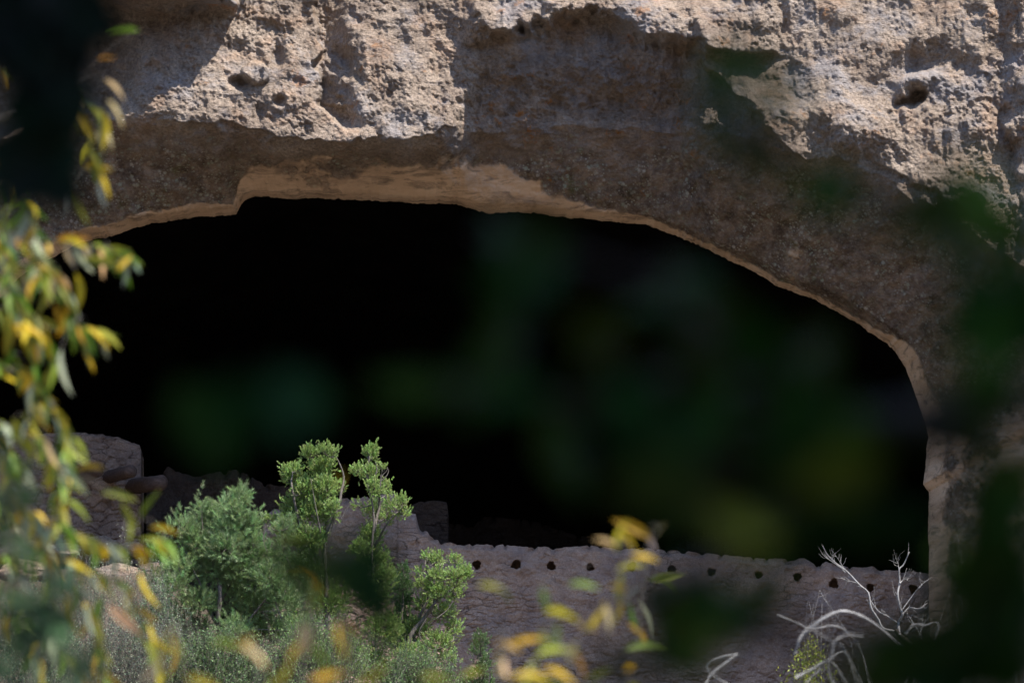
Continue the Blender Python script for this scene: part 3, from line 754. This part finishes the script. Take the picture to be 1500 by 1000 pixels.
# dead snag at the right, silver branches
Y = -5.0; m_px = (Y-CAM[1])*K*1.03
p0 = onY(np.array(1385.), np.array(1010.), Y)
root = thing('dead_tree', (p0[0], Y, ground_z(p0[0], Y)), 'leafless dead snag with silvery forking branches reaching above the wall top', 'dead tree')
def pxline(pl, Y, n=22, jit=.0):
    pl = np.array(pl, float); P_ = onY(pl[:, 0], pl[:, 1], Y+rng.uniform(-1, 1, len(pl))*jit)
    return smoothline(P_, n)
tb = Tubes()
L = np.vstack([np.array([[p0[0], Y, float(ground_z(p0[0], Y))]]), onY(np.array([1354., 1338, 1320, 1312]), np.array([962., 946, 932, 922]), Y)])
tb.add(smoothline(L, 24), 6*m_px, 3*m_px, sides=9, wob=.15); tb.build('trunk', DBARK, root)
tb = Tubes()
for pl, r in (([(1318, 930), (1316, 912), (1322, 900), (1318, 888), (1315, 870), (1318, 852), (1317, 834), (1324, 826), (1332, 808)], 2.6),
              ([(1322, 899), (1332, 890), (1346, 891), (1358, 883)], 1.9), ([(1318, 854), (1323, 849), (1329, 847)], 1.1), ([(1322, 892), (1338, 870), (1348, 858), (1360, 848)], 1.0),
              ([(1317, 836), (1316, 826), (1316, 816)], .7),
              ([(1312, 924), (1294, 920), (1286, 906), (1276, 890), (1272, 868), (1260, 857), (1240, 836), (1224, 824), (1212, 812), (1205, 799)], 2.3),
              ([(1313, 911), (1300, 902), (1286, 894), (1274, 877)], 1.6), ([(1238, 838), (1228, 828), (1219, 817), (1224, 809)], 1.0), ([(1256, 854), (1246, 851), (1240, 850), (1237, 845)], .9),
              ([(1236, 834), (1224, 826), (1213, 818), (1208, 815)], 1.0), ([(1236, 832), (1230, 822), (1224, 813)], .8),
              ([(1352, 950), (1348, 930), (1338, 912), (1330, 900)], 1.2), ([(1346, 930), (1352, 915), (1350, 905)], .8)):
    L = pxline(pl, Y, 30, .08)
    tb.add(L, r*.85*m_px, r*m_px*.3, sides=7, wob=.15)
    for _ in range(7):                    # broken side twigs
        j = rng.integers(8, 29); d = nrm(nrm(L[j]-L[j-1])+rng.normal(0, .6, 3)); ln = rng.uniform(.05, .2)
        tb.add(smoothline([L[j], L[j]+d*ln*.5+rng.normal(0, .015, 3), L[j]+d*ln+[0, 0, .03]], 8), .35*m_px, .12*m_px, sides=4)
tb.build('branch', SILVER, root)
# arching dead branches, nearer
Y = -40.0; m_px = (Y-CAM[1])*K*1.03
p0 = onY(np.array(1290.), np.array(1100.), Y)
root = thing('dead_shrub', (p0[0], Y, ground_z(p0[0], Y)), 'blurred pale dead branches bent over in arches at the lower right', 'dead shrub')
for pl, r in (([(1164, 958), (1172, 936), (1186, 918), (1212, 900), (1236, 894), (1260, 902), (1288, 918), (1316, 942), (1336, 968), (1350, 1100)], 3.0),
              ([(1140, 900), (1180, 916), (1220, 940), (1240, 960), (1290, 1100)], 1.6), ([(1190, 920), (1220, 914), (1240, 924), (1262, 960), (1290, 1100)], 1.8),
              ([(1264, 930), (1240, 928), (1224, 938), (1218, 956), (1218, 996), (1230, 1100)], 2.4), ([(1166, 992), (1190, 978), (1212, 968), (1244, 964), (1290, 1100)], 2.4),
              ([(1328, 926), (1336, 914), (1352, 913), (1370, 928), (1380, 1100)], 2.0), ([(1035, 1002), (1046, 985), (1080, 958), (1046, 990), (1040, 1100)], 1.6), ([(1180, 1000), (1195, 985), (1225, 975), (1240, 1100)], 1.5)):
    tb = Tubes()
    for k in range(5):
        pj = np.array(pl, float); pj[:-1] += rng.normal(0, r*.5, pj[:-1].shape)
        pj[-1] = (1290+rng.normal(0, 8), 1110)
        L = pxline(pj, Y, 34, .04)
        tb.add(L, r*.40*m_px, r*.22*m_px, sides=5, wob=.2)
    tb.build('branch', PALE, root)

# ---- willow at the left, ten metres from the camera: yellowing narrow leaves on hanging twigs
LV, LF = lens(5, .25, .18)
YEL = (.62, .45, .025); ORA = (.58, .35, .03); GRN = (.17, .30, .03); OLV = (.30, .33, .04); PAL = (.42, .47, .33); TAN_ = (.62, .48, .26)
PALETTE = np.array([YEL, ORA, GRN, OLV, PAL, TAN_])
def leafy(name, label, cat, base, twigs, D, leafm, gap, probs, hand=(), group=None, bark=BARK, limbs=(), hang=.8, skip=0.0, palette=None, aspect=.21, dj=.25, rt=.003):
    """tree or sapling: limbs from its trunk, twigs given by where they pass, a leaf every gap metres"""
    palette = PALETTE if palette is None else palette
    root = thing(name, base, label, cat, group)
    tb = Tubes()
    for pl, r0, r1 in limbs: tb.add(smoothline(pl, 24), r0, r1, sides=8, wob=.08)
    P = []; Dr = []; C = []; SZ = []
    for tw in twigs:
        tw = np.array(tw, float)
        dd = D+rng.uniform(-dj, dj)+np.linspace(0, rng.uniform(-dj, dj), len(tw))
        pts = atD(tw[:, 0], tw[:, 1], dd)
        L = smoothline(pts, 60)
        tb.add(L[::3], rt, rt*.4, sides=5)
        ln = np.linalg.norm(np.diff(L, axis=0), axis=1).sum(); n = int(ln/gap)
        for k in range(n):
            if rng.random() < skip: continue
            j = min(59, int((k+rng.uniform(.2, .8))/n*60)); t = nrm(L[min(j+1, 59)]-L[max(j-1, 0)])
            side = nrm(np.cross(t, nrm(rng.normal(size=3))))
            d = nrm(t*.5+side*.75+np.array([0, 0, -hang])+rng.normal(0, .15, 3))
            P.append(L[j]); Dr.append(d); C.append(palette[rng.choice(len(palette), p=probs)]); SZ.append(leafm*rng.uniform(.6, 1.15))
    for (hx, hy, ang, ln, ci) in hand:      # leaf whose middle is at (hx, hy), pointing at ang degrees (0 right, 90 up)
        dd = D+rng.uniform(-dj, dj)
        a = math.radians(ang); L_m = ln*K*dd
        c = atD(np.array(hx*1.), np.array(hy*1.), dd)
        d = nrm(RT*math.cos(a)+UP*math.sin(a)+FWD*rng.uniform(-.25, .25))
        P.append(c-d*L_m/2); Dr.append(d); C.append(palette[ci]); SZ.append(L_m)
    if len(hand):                            # stalks joining the hand-placed leaves to the nearest twig
        tw_pts = np.vstack([atD(np.array(t, float)[:, 0], np.array(t, float)[:, 1], D) for t in twigs]+[smoothline(pl, 24) for pl, _, _ in limbs])
        for p in P[-len(hand):]:
            j = closest_on(tw_pts, p+np.array([0, 0, .03])); a = tw_pts[j]
            tb.add(smoothline([a, (a+p)/2+np.array([0, 0, .02]), p], 6), rt*.5, rt*.3, sides=4)
    tb.build('trunk', bark, root)
    P = np.array(P); Dr = np.array(Dr); SZ = np.array(SZ)
    N = nrm(np.array([0, -.6, .5])+rng.normal(0, .6, Dr.shape))
    V, FF = scatter(LV, LF, P, Dr, N, SZ, SZ*aspect*rng.uniform(.8, 1.25, len(SZ)))
    mesh('crown', V, FF, LEAF, root, col=tint(np.array(C), len(P), len(LV), .15, .08))
    return root
tx = -2.1; ty = -50.2; tz = float(ground_z(tx, ty))
twigs = [[(-160, 60), (-60, 140), (0, 260), (12, 400)], [(-140, 180), (-20, 230), (40, 300), (66, 430)], [(-40, 330), (40, 352), (100, 352), (160, 366), (182, 380)],
    [(-120, 330), (20, 380), (80, 410), (112, 470), (150, 487)], [(-120, 430), (0, 450), (60, 470), (84, 540)], [(-140, 500), (10, 540), (70, 590), (96, 650), (104, 700)],
    [(-120, 640), (10, 660), (50, 760), (84, 880)], [(-60, 600), (50, 640), (90, 690), (80, 780)], [(-100, 700), (30, 740), (110, 780), (180, 800), (240, 790)], [(-120, 740), (-10, 800), (40, 900), (60, 1010)],
    [(20, 780), (100, 820), (180, 860), (225, 940), (240, 1010)], [(-100, 120), (30, 100), (110, 130), (150, 190)], [(30, 800), (120, 870), (150, 960), (160, 1030)], [(-60, 860), (20, 900), (100, 960), (110, 1030)],
    [(-100, 260), (-20, 320), (20, 420), (20, 520)], [(-90, 540), (-10, 620), (20, 720), (10, 860)], [(100, 140), (130, 190), (138, 250)], [(-80, 400), (20, 430), (50, 520), (44, 620)]]
hand = [(180, 45, 178, 52, 2), (153, 190, -85, 62, 0), (144, 247, 175, 42, 0), (172, 165, -50, 50, 5), (156, 85, 10, 26, 1), (170, 130, -40, 44, 5), (96, 195, -80, 26, 4), (76, 240, -80, 30, 5), (98, 300, -80, 46, 4), (118, 305, -75, 62, 3),
    (150, 285, -85, 46, 4), (30, 305, 15, 46, 2), (20, 328, 70, 40, 2), (60, 345, -40, 40, 2), (40, 420, -80, 46, 5), (16, 437, -35, 56, 5), (86, 420, -85, 60, 3), (98, 425, -70, 50, 5), (115, 430, -82, 62, 0), (150, 382, -10, 60, 3),
    (170, 366, 0, 44, 3), (182, 385, 50, 34, 1), (150, 487, -25, 48, 3), (46, 485, -15, 62, 0), (92, 545, -86, 72, 4), (125, 510, -60, 56, 4), (132, 530, -50, 34, 0), (88, 465, -78, 42, 1), (36, 555, -85, 40, 0), (62, 575, -45, 52, 0), (55, 595, -60, 50, 5),
    (95, 640, -58, 56, 4), (88, 622, 120, 30, 1), (120, 658, -55, 46, 3), (100, 665, -65, 46, 2), (130, 685, 175, 46, 1), (75, 665, -75, 50, 5), (72, 700, -85, 46, 1), (175, 725, -8, 52, 3), (218, 738, 60, 50, 3), (190, 756, -65, 52, 3), (115, 745, -35, 50, 3),
    (95, 770, -55, 66, 5), (76, 780, -85, 52, 0), (155, 808, -22, 48, 0), (115, 828, -20, 44, 0), (225, 790, 165, 50, 3), (243, 775, -5, 46, 0), (215, 865, -70, 62, 0), (185, 910, -42, 72, 5), (105, 900, -80, 66, 1), (145, 905, -100, 68, 2), (130, 910, -85, 50, 4),
    (140, 935, -75, 40, 0), (190, 780, -80, 40, 3), (30, 770, -70, 50, 0), (60, 790, 85, 46, 0), (20, 380, 80, 50, 2), (12, 490, -85, 60, 3), (30, 640, -70, 60, 3), (225, 965, -60, 70, 3), (255, 960, -85, 60, 1)]
trk = [np.array([tx, ty, tz-.1]), np.array([tx-.1, ty+.1, tz+1.5]), np.array([tx+.15, ty, tz+3.0]), np.array([tx-.1, ty, tz+4.6])]
limbs = [(trk, .09, .03)]
for tw in twigs:
    e = atD(np.array(tw[0][0]*1.), np.array(tw[0][1]*1.), 10.2); kz = max(.15, (e[2]-tz-.5)/4.6)
    a = smoothline(trk, 40)[int(min(.9, kz)*39)]
    limbs.append(([a, (a+e)/2+np.array([0, 0, .1]), e], .018, .006))
leafy('willow_tree', 'yellowing willow with narrow drooping green, gold and silvery leaves down the left edge', 'tree', (tx, ty, tz), twigs, 10.2, .086, .0145,
      [.18, .06, .28, .26, .18, .04], hand, limbs=limbs, hang=.85, skip=.12)
# ---- young willows along the bottom, seven to eight metres away
def sapling(label, D, bx, twigs, hand, probs, **kw):
    b = atD(np.array(bx*1.), np.array(1100.), D); gz_ = float(ground_z(b[0], b[1]))
    base = np.array([b[0], b[1], gz_])
    limbs = []
    for tw in twigs:
        e = atD(np.array(tw[0][0]*1.), np.array(tw[0][1]*1.), D)
        limbs.append(([base+rng.normal(0, .02, 3)*[1, 1, 0], (base+e)/2+rng.normal(0, .04, 3), e], .008, .004))
    return leafy('willow_sapling', label, 'sapling', base, twigs, D, .085, .05, probs, hand, 'young willows along the bottom', limbs=limbs, hang=.3, **kw)
PR = [.25, .18, .12, .2, .07, .18]
sapling('blurred willow shoot with one upright yellow leaf crossing the wall top, centre right', 8.0, 900, [[(900, 1060), (915, 960), (918, 880), (912, 800)], [(905, 1060), (930, 960), (935, 880), (950, 800), (962, 778)]],
    [(908, 782, 78, 52, 0), (920, 790, -40, 40, 0), (886, 792, 150, 34, 5), (965, 776, 60, 26, 5), (955, 800, -60, 26, 4), (944, 905, -58, 56, 4), (905, 893, 65, 50, 0), (890, 905, -70, 50, 5), (872, 905, 40, 56, 1), (862, 918, -20, 40, 5), (925, 905, -80, 44, 2),
     (934, 928, 120, 40, 1), (856, 856, 0, 46, 2), (975, 840, 10, 52, 3), (982, 852, -30, 36, 2), (924, 828, 20, 44, 3), (945, 815, 0, 40, 0), (908, 860, 90, 50, 3), (920, 870, 60, 40, 4)], PR, skip=.75)
sapling('blurred willow shoot with lime and gold leaves at the bottom edge, right of centre', 7.4, 760, [[(770, 1080), (775, 1000), (795, 920), (800, 870)], [(750, 1080), (748, 1000), (735, 930), (722, 870)]],
    [(720, 858, 0, 42, 3), (742, 872, -50, 30, 2), (798, 880, -80, 44, 2), (815, 925, 80, 36, 2), (806, 940, 0, 30, 2), (770, 938, 20, 64, 0), (745, 945, 150, 44, 1), (782, 990, 0, 64, 0), (822, 988, -20, 58, 0), (756, 996, 170, 44, 1), (700, 938, 60, 34, 2), (732, 975, 90, 50, 5),
     (690, 985, 30, 40, 3), (850, 975, -60, 44, 1), (876, 990, 30, 44, 3), (838, 955, 80, 40, 5)], PR, skip=.7)
sapling('most blurred willow shoot, tan and olive leaves over the foot of the pine and junipers', 6.2, 420, [[(380, 1090), (375, 1000), (372, 950)], [(440, 1090), (446, 1000), (450, 920)], [(520, 1090), (500, 1000), (498, 930)], [(300, 1090), (270, 1000), (250, 930)]],
    [(372, 957, -30, 62, 5), (358, 940, 30, 40, 0), (446, 935, -95, 58, 5), (436, 950, 60, 52, 0), (470, 960, -60, 50, 3), (500, 940, -75, 60, 0), (515, 925, -40, 40, 1), (455, 855, -35, 54, 1), (440, 845, 10, 40, 3), (480, 990, 20, 56, 1), (330, 940, 0, 44, 3), (240, 945, 75, 66, 0),
     (262, 960, -80, 60, 3), (225, 985, 60, 60, 5), (410, 990, 40, 56, 1), (300, 1000, -20, 60, 0), (430, 785, -12, 60, 3), (500, 700, 80, 26, 1), (545, 990, 30, 60, 0), (578, 900, 70, 30, 2), (640, 992, 0, 50, 3), (460, 880, -80, 40, 3)], PR, skip=.8, aspect=.26)

# ---- trees right beside the camera, shaded by crowns added out of view: big soft dark leaves
OV, OF = lens(6, .15, .1); rng = np.random.default_rng(23)
def near_tree(name, label, trunkpos, top, clusters, D, leafm, cols, crown, ncrown, twigs=(), aspect=.55, group=None, thin=1.0):
    gz_ = float(ground_z(trunkpos[0], trunkpos[1])); base = np.array([trunkpos[0], trunkpos[1], gz_])
    root = thing(name, base, label, 'tree', group)
    tb = Tubes(); trk = smoothline([base-[0, 0, .1], base*.5+np.array(top)*.5+[.08, .05, 0], np.array(top)], 40)
    tb.add(trk, .13, .05, sides=12, wob=.06)
    P = []; Dr = []
    for (bx, by, rx_, ry_, n) in clusters:
        n = max(2, int(n*thin))
        dd = D*(1+rng.uniform(-.12, .12, n))
        u = rng.uniform(0, 1, n)**.5; a = rng.uniform(0, 2*math.pi, n)
        x = bx+rx_*u*np.cos(a); y = by+ry_*u*np.sin(a)
        pts = atD(x, y, dd); P.append(pts)
        d = nrm(RT*rng.normal(0, 1, (n, 1))+UP*rng.normal(-.2, .6, (n, 1))+FWD*rng.normal(0, .5, (n, 1))); Dr.append(d)
        c = atD(np.array(bx*1.), np.array(by*1.), D)
        j = closest_on(trk, c+np.array([0, 0, .25])); s_ = trk[j]
        for q_ in pts[:: max(1, n//6)]:
            tb.add(smoothline([c+(q_-c)*.0, (c+q_)/2+rng.normal(0, .006, 3), q_], 6), .0015, .001, sides=4)
    for tw in twigs:
        tw = np.array(tw, float); L = atD(tw[:, 0], tw[:, 1], np.full(len(tw), D))
        j = closest_on(trk, L[0]+np.array([0, 0, .1])); L = np.vstack([trk[j], L])
        tb.add(smoothline(L, 24), .007, .002, sides=6)
    c0, rad = crown  # unseen overhead leaves, added to keep sun off the near ones
    u = nrm(rng.normal(size=(ncrown, 3)))*rng.uniform(.25, 1, (ncrown, 1))**.5*np.array(rad)
    cp = np.array(c0)+u
    for k in range(26):
        e = cp[rng.integers(0, ncrown)]; s_ = trk[rng.integers(22, 40)]
        tb.add(smoothline([s_, (s_+e)/2+[0, 0, .2], e], 12), .03, .008, sides=6)
    tb.build('trunk', DBARK, root)
    P = np.vstack(P); Dr = np.vstack(Dr); n1 = len(P)
    sz = np.concatenate([leafm*rng.uniform(.7, 1.3, n1), .18*rng.uniform(.7, 1.3, ncrown)])
    P = np.vstack([P, cp]); Dr = np.vstack([Dr, nrm(rng.normal(size=(ncrown, 3)))])
    V, FF = scatter(OV, OF, P-Dr*sz[:, None]/2, Dr, rng.normal(size=Dr.shape), sz, sz*aspect)
    cc = np.array(cols)[rng.integers(0, len(cols), len(P))]
    mesh('crown', V, FF, DLEAF, root, col=tint(cc, len(P), len(OV), .2, .1))
    return root
near_tree('oak_tree', 'very near shaded oak whose soft dark green leaves veil the right half of the cave', (1.05, -58.9), (1.3, -60.2, -5.2),
    [(1095, 80, 50, 20, 4), (1100, 150, 60, 22, 5), (1095, 215, 60, 26, 6), (1240, 285, 50, 24, 3), (1330, 305, 40, 30, 4), (1440, 310, 60, 34, 4), (1470, 390, 40, 60, 8), (1395, 365, 24, 40, 3), (1480, 520, 40, 80, 10), (1410, 480, 20, 40, 2), (1415, 610, 50, 22, 5), (1480, 690, 36, 80, 8), (1440, 560, 30, 40, 4), (1400, 655, 24, 14, 3), (1460, 740, 40, 30, 6),
     (750, 350, 60, 20, 4), (800, 410, 50, 18, 3), (960, 420, 70, 24, 6), (1020, 470, 40, 34, 4), (750, 500, 20, 44, 3), (640, 570, 50, 22, 3), (720, 580, 40, 20, 3), (880, 520, 20, 44, 3), (900, 585, 80, 28, 8), (1080, 560, 80, 50, 11), (1180, 520, 60, 44, 8), (1200, 620, 100, 50, 15), (1060, 690, 100, 50, 13),
     (1230, 710, 80, 50, 12), (860, 660, 50, 22, 4), (930, 700, 50, 40, 6), (1130, 760, 100, 26, 8), (1000, 745, 50, 24, 4), (1290, 760, 50, 30, 4),
     (1000, 910, 40, 40, 7), (960, 965, 80, 34, 10), (1050, 860, 26, 40, 4), (1300, 975, 50, 26, 9), (1410, 920, 34, 80, 22), (1480, 900, 30, 110, 24), (1400, 990, 80, 30, 16), (1450, 820, 30, 30, 6), (1100, 890, 24, 24, 2),
     (500, 850, 50, 36, 7), (540, 895, 40, 30, 5), (370, 600, 60, 26, 5), (440, 590, 34, 20, 3), (300, 640, 40, 18, 2), (470, 820, 30, 20, 3)],
    2.0, .044, [(.016, .055, .008), (.022, .048, .009), (.014, .050, .014), (.034, .052, .008)], ((1.6, -59.7, -4.6), (2.8, 2.7, 1.6)), 11000,
    twigs=[[(1900, 500), (1500, 560), (1200, 620), (900, 600), (650, 560)], [(1900, 900), (1500, 900), (1200, 930), (950, 960)], [(1900, 250), (1500, 330), (1300, 290), (1100, 190)], [(1200, 620), (1050, 500), (960, 420), (780, 360)], [(1200, 930), (1080, 800), (930, 720)]], thin=.72)
near_tree('oak_tree', 'near black-green tree filling the top left corner', (-.95, -57.4), (-1.2, -58, -5.0),
    [(60, 40, 100, 60, 46), (70, 130, 70, 70, 34), (60, 210, 50, 60, 20), (30, 30, 60, 60, 20), (70, 270, 40, 40, 7), (20, 260, 40, 30, 6)],
    3.0, .05, [(.010, .024, .016), (.012, .02, .014)], ((-.9, -58.6, -4.9), (2.0, 2.2, 1.2)), 900, twigs=[[(-300, 60), (0, 70), (90, 160), (60, 280)]])
near_tree('oak_tree', 'soft grey-green blurred tree in the bottom left corner behind the willow twigs', (-1.15, -55.0), (-1.3, -55.2, -6.0),
    [(20, 760, 50, 60, 22), (40, 880, 70, 70, 44), (60, 960, 90, 50, 40), (0, 700, 40, 60, 12), (90, 860, 30, 40, 8)],
    5.0, .045, [(.045, .085, .05), (.035, .065, .035)], ((-1.5, -55.3, -6.4), (.5, .6, .6)), 200, twigs=[[(-400, 800), (0, 850), (60, 950)]], aspect=.3)


def shade_screen(name, label, c0, rad, n):  # leaf screen added out of view behind the camera to shade near leaves
    base = np.array([c0[0], c0[1], float(ground_z(c0[0], c0[1]))])
    root = thing(name, base, label, 'bush')
    tb = Tubes(); cp = np.array(c0)+nrm(rng.normal(size=(n, 3)))*rng.uniform(.3, 1, (n, 1))**.5*np.array(rad)
    cp = cp[cp[:, 1] < CAM[1]-.7]
    for k in range(24):
        e = cp[rng.integers(0, len(cp))]; tb.add(smoothline([base+[rng.normal(0, .2), 0, 0], (base+e)/2+[0, 0, .2], e], 12), .02, .006)
    tb.build('stems', DBARK, root)
    sz = .13*rng.uniform(.7, 1.3, len(cp)); d = nrm(rng.normal(size=cp.shape))
    V, FF = scatter(OV, OF, cp, d, rng.normal(size=cp.shape), sz, sz*.5)
    mesh('leaves', V, FF, DLEAF, root, col=tint((.03, .06, .015), len(cp), len(OV), .2, .1))
shade_screen('shade_screen', 'added leafy screen, unseen behind the viewpoint, shading the nearest leaves', (.3, -62.6, -7.6), (4.2, 2.0, 3.2), 3600)
